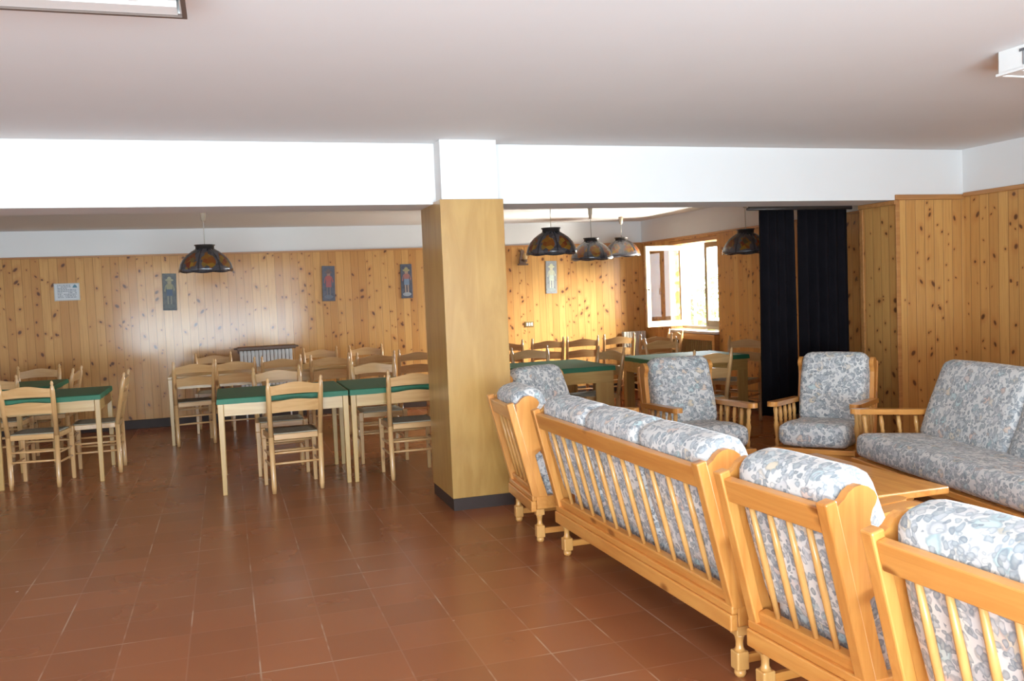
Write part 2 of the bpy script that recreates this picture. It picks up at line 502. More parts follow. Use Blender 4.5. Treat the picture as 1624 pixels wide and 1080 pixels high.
# left and rear walls (out of frame); the rear one has a wide window
m = MB(); m.box(XL-.3, XL, YREAR-.3, YB+.3, 0, CN)
struct(m.build('wall_left', WHITE))
BW = (-2.6, 2.7, .12, 2.58)
m = MB()
m.box(XL, BW[0], YREAR-.3, YREAR, 0, CN); m.box(BW[1], XR, YREAR-.3, YREAR, 0, CN)
m.box(BW[0], BW[1], YREAR-.3, YREAR, 0, BW[2]); m.box(BW[0], BW[1], YREAR-.3, YREAR, BW[3], CN)
struct(m.build('wall_rear', WHITE))
# pillar
PX0, PX1, PY0, PY1 = 1.478, 1.945, 6.156, 6.795
m = MB(); m.mi = 0; m.box(PX0+.022, PX1-.03, PY0+.03, PY1-.02, .02, CN-.001)
m.mi = 1; m.box(PX0, PX1, PY0, PY1, .088, 2.218, .004)
m.mi = 2; m.box(PX0+.006, PX1-.006, PY0+.006, PY1-.006, 0, .088)
struct(m.build('wall_pillar', [WHITE, VENEER, SKIRT]))

# ---------------------------------------------------------------- window
w1 = empty('window_1', (0, 0, 0)); struct(w1)
FX = 6.25
m = MB()
for y in (WY0+.02, WY1-.02): m.box(FX-.02, FX+.04, y-.02, y+.02, WZ0+.04, WZ1, .003)
m.box(FX-.02, FX+.04, WY0+.0401, WY1-.0401, WZ1-.05, WZ1, .003); m.box(FX-.02, FX+.04, WY0+.0401, WY1-.0401, WZ0+.03, WZ0+.075, .003)
fr = m.build('frame', mat_plain('cream_frame_paint', (.70, .60, .42), .4), w1)
WCR = mat_plain('pale_sash_paint', (.78, .66, .46), .4)
def sash(name, p0, d, width, mat):
    """a casement hinged at p0, running along unit vector d"""
    d = Vector(d).normalized(); p0 = Vector(p0)
    z0, z1 = WZ0+.075, WZ1-.055
    m = MB(); nrm = d.cross(Vector((0, 0, 1)))
    for a, wd in ((.03, .06), (width-.03, .06)):
        q = p0 + d*a
        m.bar((q.x, q.y, z0), (q.x, q.y, z1), wd, .045, d, .004)
    a, b = p0 + d*.06, p0 + d*(width-.06)
    for z, h in ((z0+.04, .08), (z1-.035, .07)):
        m.bar((a.x, a.y, z), (b.x, b.y, z), .045, h, nrm, .004)
    s = m.build(name, mat, w1)
    g = MB(); g.bar((a.x, a.y, (z0+z1)/2+.005), (b.x, b.y, (z0+z1)/2+.005), .006, z1-z0-.15, nrm)
    g.build('pane', GLASS, s)
    # handle on the free stile
    h = MB(); q = p0 + d*(width-.03); h.bar(q - nrm*.02 + Vector((0, 0, 1.5)), q - nrm*.055 + Vector((0, 0, 1.5)), .02, .02, d)
    h.bar(q - nrm*.05 + Vector((0, 0, 1.51)), q - nrm*.05 + Vector((0, 0, 1.42)), .018, .014, d, .003)
    h.build('sash_handle', BRASS, s)
    return s
sash('casement', (FX-.03, WY1-.065, 0), (-1, -.02, 0), .60, WCR)
sash('casement', (FX-.0, WY0+.05, 0), (-.03, 1, 0), .585, mat_plain('shaded_sash_paint', (.20, .15, .08), .4))  # backlit shade of the closed sash put into its paint colour
m = MB(); m.box(XF-.055, FX-.021, WY0+.002, WY1-.002, WZ0-.005, WZ0+.028, .006)
m.build('window_sill', MARBLE, w1)
m = MB(); m.box(XF+.02, XF+.12, WY0+.005, WY1-.005, WZ1-.05, WZ1-.001); m.build('lintel_board', CAPY, w1)

# radiator cover under the window
rc = empty('radiator_cover', (5.99, 10.76, 0)); tag(rc, 'wooden radiator cover with dark slotted grille under the window sill', 'radiator cover')
m = MB(); m.box(-.03, .20, -.64, .64, 0, .60, .004); m.box(-.03, .20, -.64, -.58, .6, .89, .003); m.box(-.03, .20, .58, .64, .6, .89, .003); m.box(-.03, .2, -.58, .58, .81, .89, .003)
m.build('body', CAPY, rc)
m = MB()
for k in range(24): m.box(-.015, .005, -.565+k*.0485, -.545+k*.0485, .605, .805)
m.build('grille', mat_plain('grille_slats', (.25, .15, .06), .5), rc)
m = MB(); m.box(.12, .19, -.57, .57, .61, .80); m.build('heater', DARKG, rc)

# ---------------------------------------------------------------- garden seen through the window
m = MB(); m.box(6.7, 60, -30, 70, -.6, -.5)
struct(m.build('garden_ground', mat_plain('sunlit_gravel', (.62, .60, .48), .9)))
LEAF = mat_plain('leaf_green', (.22, .34, .07), .6, .4, 3)
BARK = mat_plain('bark', (.14, .10, .07), .8, .3, 10)
def shrub(name, loc, r, h, n, label, seed):
    e = empty(name, loc); tag(e, label, 'shrub', None)
    rr = random.Random(seed); m = MB()
    for k in range(n):
        a, b, c = rr.uniform(0, 2*PI), rr.uniform(-1, 1), rr.random()**.4
        q = Vector((math.cos(a)*math.sqrt(1-b*b)*r*c, math.sin(a)*math.sqrt(1-b*b)*r*c, h*.55 + b*h*.45*c))
        dx = Vector((rr.uniform(-1, 1), rr.uniform(-1, 1), rr.uniform(-1, 1))).normalized(); s = rr.uniform(.06, .13)
        dy = dx.orthogonal().normalized()
        vs = [m.bm.verts.new(q+dx*s), m.bm.verts.new(q+dy*s*.5), m.bm.verts.new(q-dx*s), m.bm.verts.new(q-dy*s*.5)]
        m.bm.faces.new(vs)
    m.build('foliage', LEAF, e, recalc=False)
    s = MB(); s.rod((0, 0, 0), (0.02, 0, h*.7), r*.09, r*.05); s.build('trunk', BARK, e)
shrub('garden_tree', (9.8, 6.6, -.5), .8, 4.0, 1100, 'leafy green tree outside, mirrored in the open casement glass', 3)
shrub('garden_bush', (11.4, 20.4, -.5), 1.5, 2.4, 1300, 'sunlit green bush low outside the window', 5)
m = MB(); m.rod((9.4, 16.7, -.5), (9.4, 16.7, 2.6), .03)
tag(m.build('garden_post', DARKG), 'thin dark post standing outside the window', 'post')

# ---------------------------------------------------------------- upholstered pine armchairs and sofas
def sofa(name, loc, face, hw, nsp, ncush, label, cat, group, seat_n=1, seed=1, bf=0):
    r = empty(name, (loc[0], loc[1], 0), face); tag(r, label, cat, group)
    OX, OY, OZ = ORA
    FY = .735                        # front leg row
    def ry(z): return -.045 - (z-.285)*.145/.6     # rear face of the leaning back
    dl = Vector((0, -.145, .6)).normalized()       # up along the lean
    dn = Vector((0, dl.z, -dl.y))                  # forward, square to it
    # side boards with the scalloped ear
    prof = [(ry(.285)+.04, .285), (ry(.85)+.04, .852), (-.128, .864), (-.112, .874), (-.095, .895), (-.07, .909), (-.045, .913), (-.018, .905),
            (.006, .888), (.018, .868), (.012, .85), (-.002, .832), (-.012, .80), (-.002, .74), (.016, .65), (.03, .585), (.0, .56), (-.02, .545), (.01, .42), (.05, .285)]
    for s in (-1, 1):
        x0, x1 = s*(hw-.036), s*(hw-.004)
        m = MB(); m.prism(prof, lambda a, b, t: (t, a, b), x0, x1); pn = m.build('side_board', OZ, r)
        m = MB(); m.bar((s*(hw-.025), ry(.28)+.0225, .28), (s*(hw-.025), ry(.872)+.0225, .872), .05, .045, (1, 0, 0), .006)
        m.build('stile', OZ, r)
        # arm with its balusters
        am = MB(); pts = []
        xw = .04
        for k in range(9):
            a = PI*k/8
            pts.append((math.cos(a)*xw, .74 + math.sin(a)*.045))
        pts += [(-xw*.8, .02), (xw*.8, .02)]
        def fa(a, b, t): return (s*(hw+.0)+a, b, .552+.045*b/.75+t)
        am.prism(pts, fa, 0, .036)
        arm = am.build('arm', OY, r)
        for k, yy in enumerate((.14, .27, .40, .53)):
            b = MB(); zt = .556+.045*yy/.75-.01; h = zt-.285
            b.lathe([(.013, 0), (.015, .03), (.011, .05), (.019, h*.35), (.020, h*.45), (.012, h*.58), (.016, h*.62), (.012, h*.66), (.017, h*.8), (.012, h)], (s*(hw-.005), yy, .285), (0, .12, 1), 10)
            b.build('baluster', TURN, arm)
        b = MB(); b.lathe([(.016, 0), (.018, .04), (.012, .06), (.019, .13), (.021, .16), (.013, .20), (.017, .215), (.013, .23), (.018, .28), (.014, .305)], (s*(hw-.005), .655, .285), (0, .12, 1), 10); b.build('arm_post', TURN, arm)
    # rails of the back
    c = Vector((0, ry(.81)+.025, .808))
    m = MB(); m.bar((-(hw-.05), c.y, c.z), (hw-.05, c.y, c.z), .088, .034, dl, .005); m.build('top_rail', OX, r)
    m = MB(); c = Vector((0, ry(.33)+.04, .318))
    m.bar((-(hw-.05), c.y, c.z), (hw-.05, c.y, c.z), .05, .042, dl, .008); m.build('lower_rail', OX, r)
    # spindles
    for k in range(nsp):
        x = -(hw-.05) + (2*hw-.1)*(k+1)/(nsp+1)
        m = MB(); a = Vector((x, ry(.34)+.035, .335)); b = Vector((x, ry(.78)+.03, .785)); L = (b-a).length
        m.lathe([(.0095, 0), (.0125, L*.3), (.013, L*.6), (.0095, L)], a, b-a, 8); m.build('spindle', TURN, r)
    # seat frame
    m = MB(); m.box(-hw, hw, -.058, -.024, .195, .262, .006); m.box(-hw, hw, -.050, -.022, .262, .295, .006)
    for s in (-1, 1): m.box(s*hw-(.03 if s > 0 else 0), s*hw+(.03 if s < 0 else 0), -.022, FY+.03, .21, .288, .004)
    m.box(-hw+.0301, hw-.0301, FY, FY+.03, .205, .290, .004)
    nsl = max(3, int(hw*6))
    for k in range(nsl):
        x = -hw+.06 + (2*hw-.12)*k/(nsl-1); m.box(x-.025, x+.025, -.02, FY-.001, .262, .284)
    m.build('seat_frame', OX, r)
    m = MB(); m.box(-hw-.005, hw+.005, FY+.031, FY+.055, .255, .293, .006); m.build('front_moulding', OX, r)
    for s in (-1, 1):
        for y in (.0, FY):
            m = MB(); x = s*(hw-.033); h = .027
            m.box(x-h, x+h, y-h, y+h, .17, .208, .004); m.box(x-h, x+h, y-h, y+h, .03, .105, .006)
            m.lathe([(.024, .105), (.016, .118), (.015, .14), (.019, .16), (.024, .17)], (x, y, 0), seg=12)
            m.lathe([(.018, 0), (.024, .012), (.022, .03)], (x, y, 0), seg=12)
            m.build('leg', TURN, r)
        m = MB(); m.box(s*(hw-.033)-.011, s*(hw-.033)+.011, .0275, FY-.0275, .05, .085, .003); m.build('stretcher', OY, r)
    m = MB(); m.box(-hw+.045, hw-.045, FY*.5-.012, FY*.5+.012, .052, .083, .003); m.build('stretcher', OX, r)
    # cushions
    wi = 2*(hw-.040)
    for k in range(seat_n):
        w = wi/seat_n
        m = MB(); m.cushion((w-.006, .76, .165), T(-wi/2+w*(k+.5), .415, .368) @ Matrix.Rotation(.065, 4, 'X'), .055, .012, (max(10, int(w*14)), 12, 5), seed+k)
        m.build('seat_cushion', FLORAL, r)
    ang = math.atan2(.145, .6)
    for k in range(ncush):
        w = wi/ncush
        cz = .661
        M = T(-wi/2+w*(k+.5), ry(cz)+.055+.082+bf, cz) @ Matrix.Rotation(PI/2+ang, 4, 'X')
        m = MB(); m.cushion((w-(.006 if ncush == 1 else .001), .575, .155), M, .066, .016, (12, 12, 6), seed+20+k, None if ncush == 1 else .03, .115)
        m.build('back_cushion', FLORAL, r)
    return r

SG = 'pine seats with floral cushions around the coffee table'
sofa('armchair', (2.33, 6.70), (.42, -.91), .30, 4, 1, 'floral pine armchair standing right behind the wooden pillar', 'armchair', SG, seed=11)
sofa('armchair', (1.80, 5.426), (.997, -.07), .30, 4, 1, 'pine armchair seen from behind, beside the pillar base', 'armchair', SG, seed=12)
sofa('sofa', (1.843, 3.925), (.9998, .016), .93, 11, 3, 'long pine sofa seen from behind, many spindles along its back', 'sofa', SG, seed=13)
sofa('armchair', (1.862, 2.568), (.998, .06), .30, 4, 1, 'pine armchair seen from behind, first beyond the near end of the long sofa', 'armchair', SG, seed=14)
sofa('armchair', (1.80, 1.706), (1, .03), .30, 4, 1, 'pine armchair seen from behind, nearest to the camera, cut by the frame', 'armchair', SG, seed=15)
sofa('armchair', (3.565, 6.64), (-.13, -.99), .30, 4, 1, 'floral pine armchair facing us before the green table and window', 'armchair', SG, seed=16)
sofa('armchair', (4.70, 6.10), (-.77, -.64), .30, 4, 1, 'floral pine armchair facing us in front of the black curtains', 'armchair', SG, seed=17)
sofa('sofa', (4.745, 4.14), (-.985, .174), .95, 11, 2, 'floral pine sofa facing left before the panelled right wall', 'sofa', SG, seed=18, bf=.075)

# coffee table
ct = empty('coffee_table', (3.27, 4.33, 0)); tag(ct, 'low honey pine coffee table between the sofas', 'coffee table')
m = MB(); m.box(-.34, .34, -.56, .56, .385, .425, .008); m.build('table_top', ORA[1], ct)
m = MB()
for s in (-1, 1):
    m.box(s*.22-.012, s*.22+.012, -.42, .42, .335, .384); m.box(-.207, .207, s*.43-.0099, s*.43+.0099, .335, .384)
m.build('apron', ORA[1], ct)
for sx in (-1, 1):
    for sy in (-1, 1):
        m = MB(); m.box(sx*.22-.028, sx*.22+.028, sy*.45-.03, sy*.45+.03, 0, .334, .005); m.build('leg', ORA[2], ct)

# ---------------------------------------------------------------- ladder-back chairs
def chair_proto():
    r = empty('ladderback_chair', (0, 0, 0))
    cx, cy, cz = CHW
    def post(s):
        m = MB()
        a, b, c = Vector((s*.192, 0, 0)), Vector((s*.197, .005, .46)), Vector((s*.208, -.075, .895))
        m.lathe([(.017, 0), (.021, .05), (.0215, (b-a).length)], a, b-a, 10)
        m.lathe([(.0215, 0), (.021, (c-b).length*.9), (.015, (c-b).length), (.010, (c-b).length+.008), (.0145, (c-b).length+.026), (.010, (c-b).length+.044), (.003, (c-b).length+.052)], b, c-b, 10)
        return m.build('back_post', cz, r)
    for s in (-1, 1): post(s)
    def slat(z0, z1, y, hw, crown):
        m = MB(); N = 14
        pts = []
        fr_, bk = [], []
        for k in range(N+1):
            u = -1 + 2*k/N
            bow = -.022*(1-u*u)
            zt = z1 + crown*(math.cos(u*PI)*.5+.5) - crown
            zb = z0 + .010*(1-u*u)
            fr_.append([m.bm.verts.new((u*hw, y+bow+.007-(zz-z0)*.18, zz)) for zz in (zb, zt)])
            bk.append([m.bm.verts.new((u*hw, y+bow-.007-(zz-z0)*.18, zz)) for zz in (zb, zt)])
        for k in range(N):
            for q in ((fr_[k][0], fr_[k+1][0], fr_[k+1][1], fr_[k][1]), (bk[k][0], bk[k][1], bk[k+1][1], bk[k+1][0]),
                      (fr_[k][1], fr_[k+1][1], bk[k+1][1], bk[k][1]), (fr_[k][0], bk[k][0], bk[k+1][0], fr_[k+1][0])):
                f = m.bm.faces.new(q); f.smooth = False
        m.bm.faces.new((fr_[0][0], fr_[0][1], bk[0][1], bk[0][0])); m.bm.faces.new((fr_[N][0], bk[N][0], bk[N][1], fr_[N][1]))
        m.build('back_slat', cx, r)
    slat(.800, .905, -.058, .200, .028)
    slat(.655, .765, -.030, .198, .016)
    # front legs
    for s in (-1, 1):
        m = MB(); m.bar((s*.208, .40, 0), (s*.208, .40, .40), .030, .030, (1, 0, 0), .004, .038, .038)
        m.box(s*.208-.021, s*.208+.021, .379, .421, .40, .485, .005); m.build('front_leg', cz, r)
    # seat frame
    m = MB()
    m.bar((-.186, .40, .455), (.186, .40, .455), .045, .022, (0, 0, 1), .004); m.bar((-.175, .0, .455), (.175, .0, .455), .045, .022, (0, 0, 1), .004)
    for s in (-1, 1): m.bar((s*.197, .022, .455), (s*.207, .378, .455), .045, .022, (0, 0, 1), .004)
    m.build('seat_frame', cx, r)
    m = MB()
    q = [(-.186, .012), (.186, .012), (.196, .388), (-.196, .388)]
    N = 8
    for (z, sgn) in ((.483, 1),):
        grid = []
        for j in range(N+1):
            row = []
            for i in range(N+1):
                u, v = i/N, j/N
                x = (q[0][0]*(1-u)+q[1][0]*u)*(1-v) + (q[3][0]*(1-u)+q[2][0]*u)*v
                y = q[0][1]*(1-v)+q[2][1]*v
                row.append((x, y, z - .012*math.sin(PI*u)*math.sin(PI*v)))
            grid.append(row)
        top = [[m.bm.verts.new(p) for p in row] for row in grid]
        bot = [[m.bm.verts.new((p[0], p[1], p[2]-.03)) for p in row] for row in grid]
        for j in range(N):
            for i in range(N):
                m.bm.faces.new((top[j][i], top[j][i+1], top[j+1][i+1], top[j+1][i])).smooth = True
                m.bm.faces.new((bot[j][i], bot[j+1][i], bot[j+1][i+1], bot[j][i+1]))
        edge = [(0, i) for i in range(N)] + [(j, N) for j in range(N)] + [(N, N-i) for i in range(N)] + [(N-j, 0) for j in range(N)]
        for a, b in zip(edge, edge[1:]+edge[:1]):
            m.bm.faces.new((top[a[0]][a[1]], bot[a[0]][a[1]], bot[b[0]][b[1]], top[b[0]][b[1]]))
    m.build('seat', RUSH, r)
    def st(a, b):
        m = MB(); a, b = Vector(a), Vector(b); L = (b-a).length
        m.lathe([(.0075, 0), (.010, L*.3), (.0105, L*.5), (.010, L*.7), (.0075, L)], a, b-a, 8); m.build('stretcher', cx, r)
    for z in (.24, .325):
        st((-.194, .0, z), (.194, .0, z))
    for z in (.28, .36): st((-.2, .40, z), (.2, .40, z))
    for s in (-1, 1):
        for z in (.215, .30): st((s*.195, .01, z), (s*.206, .39, z))
    return r
CH0 = chair_proto()
_used = [False]
def chair(x, y, f, label, group):
    o = CH0 if not _used[0] else copy_tree(CH0)
    _used[0] = True
    o.location = (x, y, 0); o.rotation_euler = (0, 0, math.atan2(-f[0], f[1]))
    tag(o, label, 'chair', group)
    return o

CG = 'ladder-back chairs with rush seats'
CHAIRS = [
 (-1.657, 8.66, (.12, .99), 'ladder-back chair with its back to us at the far left green table'),
 (-1.015, 9.29, (-1, .0), 'ladder-back chair seen side on, tucked into the right side of the far left green table'),
 (-1.60, 10.40, (-1, .05), 'ladder-back chair side on at the small distant green table on the far left'),
 (-2.16, 9.76, (.03, 1), 'ladder-back chair with its back to us before the distant green table, cut by the frame'),
 (-2.02, 11.07, (0, -1), 'ladder-back chair facing us behind the distant green table on the far left'),
 (.494, 7.415, (-.08, .997), 'ladder-back chair with its back to us before the left table of the green pair'),
 (.43, 8.60, (0, -1), 'ladder-back chair facing us, across the green table from the front middle chair'),
 (1.47, 7.445, (.0, 1), 'ladder-back chair with its back to us, half hidden by the pillar'),
 (1.36, 8.72, (.0, -1), 'ladder-back chair facing us with bright back, behind the green table beside the pillar'),
 (-.37, 10.44, (-.15, 1), 'leftmost chair of the back row, standing free left of the green tables'),
 (.08, 10.46, (.03, 1), 'back row chair below the left end of the brown-topped radiator'),
 (.575, 10.44, (.0, 1), 'back row chair below the right end of the brown-topped radiator'),
 (1.09, 10.22, (.0, 1), 'back row chair seen over the joint of the two long green tables'),
 (1.59, 10.12, (.0, 1), 'back row chair just beyond the bright chair behind the green table'),
 (2.08, 10.20, (.0, 1), 'back row chair next to the left edge of the pillar'),
 (-.17, 11.72, (.0, -1), 'chair facing us by the back wall, left of the brown-topped radiator'),
 (1.14, 11.62, (.02, -1), 'chair facing us by the back wall, right of the brown-topped radiator'),
 (1.72, 11.58, (.0, -1), 'chair facing us by the back wall, nearest the pillar on its left side'),
 (3.17, 9.22, (.02, -1), 'ladder-back chair facing us behind the green table just right of the pillar'),
 (3.38, 10.85, (.25, 1), 'dark backlit chair by the back wall next to the right edge of the pillar'),
 (3.93, 10.85, (.06, 1), 'dark backlit chair by the back wall below the socket plate'),
 (4.40, 10.82, (.06, 1), 'dark backlit chair by the back wall, between its two neighbours under the pendant lamps'),
 (4.93, 10.84, (.08, 1), 'dark backlit chair by the back wall in front of the plain white radiator'),
 (3.70, 8.45, (-.97, -.24), 'ladder-back chair edge on at the right end of the green table behind the sofa'),
 (4.88, 9.42, (.05, -1), 'ladder-back chair facing us behind the right-hand green table, below the open casement'),
 (5.80, 11.0, (-1, .05), 'sunlit ladder-back chair under the window beside the radiator cover'),
 (5.22, 10.35, (.1, 1), 'dark ladder-back chair standing below the open casement near the room corner'),
 (4.30, 7.42, (-.10, 1), 'ladder-back chair with its back to us before the right-hand green table'),
 (5.55, 8.80, (-.85, -.5), 'ladder-back chair at the right end of the green table against the pine wall'),
]
for x, y, f, lab in CHAIRS:
    chair(x, y, f, lab, CG)

# ---------------------------------------------------------------- tables
def table(x0, x1, y0, y1, zt, label, leg='slim', mat=TABW):
    cx_, cy_ = (x0+x1)/2, (y0+y1)/2; hx, hy = (x1-x0)/2, (y1-y0)/2
    r = empty('dining_table', (cx_, cy_, 0)); tag(r, label, 'table', 'wooden dining tables')
    m = MB(); m.box(-hx, hx, -hy, hy, zt-.03, zt, .004); m.build('table_top', mat[0], r)
    m = MB(); ah = .11
    if leg == 'slim':
        m.box(-hx+.05, hx-.05, -hy+.004, -hy+.024, zt-.03-ah, zt-.0305); m.box(-hx+.05, hx-.05, hy-.024, hy-.004, zt-.03-ah, zt-.0305)
        m.box(-hx+.004, -hx+.024, -hy+.05, hy-.05, zt-.03-ah, zt-.0305); m.box(hx-.024, hx-.004, -hy+.05, hy-.05, zt-.03-ah, zt-.0305)
    else:
        m.box(-hx+.012, hx-.012, -hy+.012, -hy+.036, zt-.16, zt-.0305); m.box(-hx+.012, hx-.012, hy-.036, hy-.012, zt-.16, zt-.0305)
        m.box(-hx+.012, -hx+.036, -hy+.037, hy-.037, zt-.16, zt-.0305); m.box(hx-.036, hx-.012, -hy+.037, hy-.037, zt-.16, zt-.0305)
    m.build('apron', mat[0], r)
    for sx in (-1, 1):
        for sy in (-1, 1):
            m = MB()
            if leg == 'slim':
                m.bar((sx*(hx-.024), sy*(hy-.024), 0), (sx*(hx-.024), sy*(hy-.024), zt-.031), .034, .034, (1, 0, 0), .003, .046, .046)
            else:       # L-shaped board legs
                w = leg
                xa, xb = sorted((sx*(hx-.012), sx*(hx-.012-w))); ya, yb = sorted((sy*(hy-.012), sy*(hy-.036)))
                m.box(xa, xb, ya, yb, 0, zt-.1601, .003)
                xa, xb = sorted((sx*(hx-.012), sx*(hx-.036))); ya, yb = sorted((sy*(hy-.0361), sy*(hy-.012-.07)))
                m.box(xa, xb, ya, yb, 0, zt-.1601, .003)
            m.build('leg', mat[2], r)
    return r
def cloth(x0, x1, y0, y1, zt, label, drop=.042, seed=0):
    rr = random.Random(seed)
    m = MB(); e = .006
    def ring(off, z, wob):
        pts = []
        nx, ny = 14, 12
        for i in range(nx): pts.append((x0-off+(x1-x0+2*off)*i/nx, y0-off))
        for i in range(ny): pts.append((x1+off, y0-off+(y1-y0+2*off)*i/ny))
        for i in range(nx): pts.append((x1+off-(x1-x0+2*off)*i/nx, y1+off))
        for i in range(ny): pts.append((x0-off, y1+off-(y1-y0+2*off)*i/ny))
        return [m.bm.verts.new((p[0], p[1], z + rr.uniform(-wob, wob))) for p in pts]
    A = ring(-.004, zt+.003, 0); B = ring(e*.5, zt-.002, 0); Cc = ring(e, zt-drop, .003)
    Di = ring(e*.4, zt-drop, .0)
    m.bm.faces.new(A)
    for P, Q in ((A, B), (B, Cc), (Cc, Di)):
        for k in range(len(P)):
            f = m.bm.faces.new((P[k], P[(k+1) % len(P)], Q[(k+1) % len(P)], Q[k])); f.smooth = P is A
    o = m.build('tablecloth', CLOTH)
    tag(o, label, 'tablecloth', 'green tablecloths')
    return o
ZT = .782
table(-1.955, -1.105, 8.70, 9.60, ZT, 'slim-legged wooden table under green cloth at the far left')
cloth(-1.955, -1.105, 8.70, 9.60, ZT, 'dark green cloth on the far left table in the foreground', seed=1)
table(-2.75, -1.70, 10.05, 10.95, ZT, 'wooden table under green cloth, most distant at the far left')
cloth(-2.75, -1.70, 10.05, 10.95, ZT, 'dark green cloth on the most distant table at the far left', seed=2)
table(-.100, .946, 7.525, 8.47, ZT, 'slim-legged wooden table, left one of the pair left of the pillar')
cloth(-.100, .940, 7.525, 8.47, ZT, 'green cloth on the left table of the pair left of the pillar', seed=3)
table(.962, 2.00, 7.520, 8.465, ZT, 'slim-legged wooden table, one of the pair, partly hidden by the pillar')
cloth(.962, 2.00, 7.520, 8.465, ZT, 'green cloth on the table partly hidden by the pillar', seed=4)
table(2.70, 3.63, 8.06, 9.11, ZT, 'wooden table with broad board legs just right of the pillar', .19)
cloth(2.70, 3.63, 8.06, 9.11, ZT, 'green cloth on the board-legged table just right of the pillar', seed=5)
table(4.17, 5.29, 8.28, 9.07, ZT, 'wooden board-legged table below the window, behind the armchair', .12)
cloth(4.17, 5.29, 8.28, 9.07, ZT, 'brightly lit green cloth on the table below the window', seed=6)
table(-.640, 1.86, 10.50, 11.30, .765, 'long bare wooden table behind the back row of chairs')

# ---------------------------------------------------------------- pendant lamps
def lamp_proto():
    r = empty('pendant_lamp', (0, 0, 0))           # origin: centre of the rim
    m = MB(); R, H = .258, .215; seg = 48
    prof = [(R, 0), (R*.985, .022), (R*.93, .07), (R*.83, .115), (R*.68, .158), (R*.50, .192), (R*.38, .210), (.092, H)]
    outer, inner = [], []
    for rr, h in prof:
        ro, ri = [], []
        for k in range(seg):
            a = 2*PI*k/seg
            sc = 1 + .012*math.cos(8*a) * (1 - h/H)
            dz = -.010*abs(math.sin(4*a)) if h == 0 else 0
            ro.append(m.bm.verts.new((rr*sc*math.cos(a), rr*sc*math.sin(a), h+dz)))
            ri.append(m.bm.verts.new(((rr-.006)*sc*math.cos(a), (rr-.006)*sc*math.sin(a), h+dz-.002)))
        outer.append(ro); inner.append(ri)
    for rings, fl in ((outer, False), (inner, True)):
        for a, b in zip(rings, rings[1:]):
            for k in range(seg):
                q = [a[k], a[(k+1) % seg], b[(k+1) % seg], b[k]]
                m.bm.faces.new(q if not fl else q[::-1]).smooth = True
    for k in range(seg): m.bm.faces.new((outer[0][k], inner[0][k], inner[0][(k+1) % seg], outer[0][(k+1) % seg]))
    m.build('shade', SHADE, r, recalc=False)
    m = MB(); m.lathe([(.088, H-.004), (.088, H+.03), (.098, H+.032), (.098, H+.042), (.02, H+.045)], seg=28); m.build('collar', BRASS, r)
    m = MB(); m.lathe([(.018, H+.0), (.018, H-.05), (.03, H-.09), (.034, H-.12), (.02, H-.145), (.004, H-.15)], seg=14); m.build('bulb', mat_plain('bulb_glass', (.8, .78, .7), .2), r)
    return r
LP0 = lamp_proto(); first = [True]
CANOPY = mat_plain('cream_canopy', (.46, .36, .26), .5)
def lamp(x, y, z, drop_h, label):
    o = LP0 if first[0] else copy_tree(LP0)
    first[0] = False
    o.location = (x, y, z); o.rotation_euler = (0, 0, x*1.7)
    tag(o, label, 'pendant lamp', 'leaded glass pendant lamps')
    m = MB(); m.rod((0, 0, .258), (0, 0, CF-z-.02), .0042, seg=6); m.build('cord', CORD, o)
    m = MB(); m.lathe([(.03, CF-z-.001), (.028, CF-z-drop_h*.6), (.02, CF-z-drop_h), (.005, CF-z-drop_h-.004)], seg=12); m.build('canopy', CANOPY, o)
lamp(-.152, 9.30, 1.876, .165, 'leaded glass pendant lamp hanging alone left of the pillar')
lamp(3.163, 8.465, 1.918, .06, 'leaded glass pendant lamp nearest the pillar on its right side')
lamp(4.272, 10.05, 1.905, .06, 'leaded glass pendant lamp, middle one of the three right of the pillar')
lamp(5.30, 11.40, 1.985, .10, 'hazy distant pendant lamp nearest the back room corner')
lamp(5.42, 8.485, 1.868, .06, 'dark pendant lamp hanging before the pine wall beside the black curtain')

# ---------------------------------------------------------------- curtains
rail = MB(); rail.box(4.44, SX-.04, 6.88, 6.90, 2.195, 2.225); rail.rod((4.42, 6.89, 2.19), (SX-.04, 6.89, 2.19), .012)
tag(rail.build('curtain_rail', BRASS), 'dark curtain rail fixed under the back of the beam', 'curtain rail')
def curtain(x0, x1, zb, y, folds, label, seed):
    rr = random.Random(seed); N = 90; m = MB(); ph = rr.uniform(0, 6)
    rows = (2.185, 1.9, 1.4, .9, zb)
    fr_, bk = [], []
    for zi, z in enumerate(rows):
        a, b = [], []
        for k in range(N+1):
            u = k/N; amp = .026 + .012*zi/4
            w = math.sin(u*folds*2*PI+ph+.15*zi)*amp + math.sin(u*folds*5.2+ph*2)*.012
            xx = x0+(x1-x0)*u + (u-.5)*.02*zi/4
            a.append(m.bm.verts.new((xx, y+w, z))); b.append(m.bm.verts.new((xx, y+w+.008, z)))
        fr_.append(a); bk.append(b)
    for i in range(len(rows)-1):
        for k in range(N):
            m.bm.faces.new((fr_[i][k], fr_[i][k+1], fr_[i+1][k+1], fr_[i+1][k])).smooth = True
            m.bm.faces.new((bk[i][k], bk[i+1][k], bk[i+1][k+1], bk[i][k+1])).smooth = True
    for k in range(N):
        m.bm.faces.new((fr_[0][k], bk[0][k], bk[0][k+1], fr_[0][k+1])); m.bm.faces.new((fr_[-1][k], fr_[-1][k+1], bk[-1][k+1], bk[-1][k]))
    for i in range(len(rows)-1):
        m.bm.faces.new((fr_[i][0], fr_[i+1][0], bk[i+1][0], bk[i][0])); m.bm.faces.new((fr_[i][N], bk[i][N], bk[i+1][N], fr_[i+1][N]))
    tag(m.build('curtain', BLACK), label, 'curtain', 'black curtains')
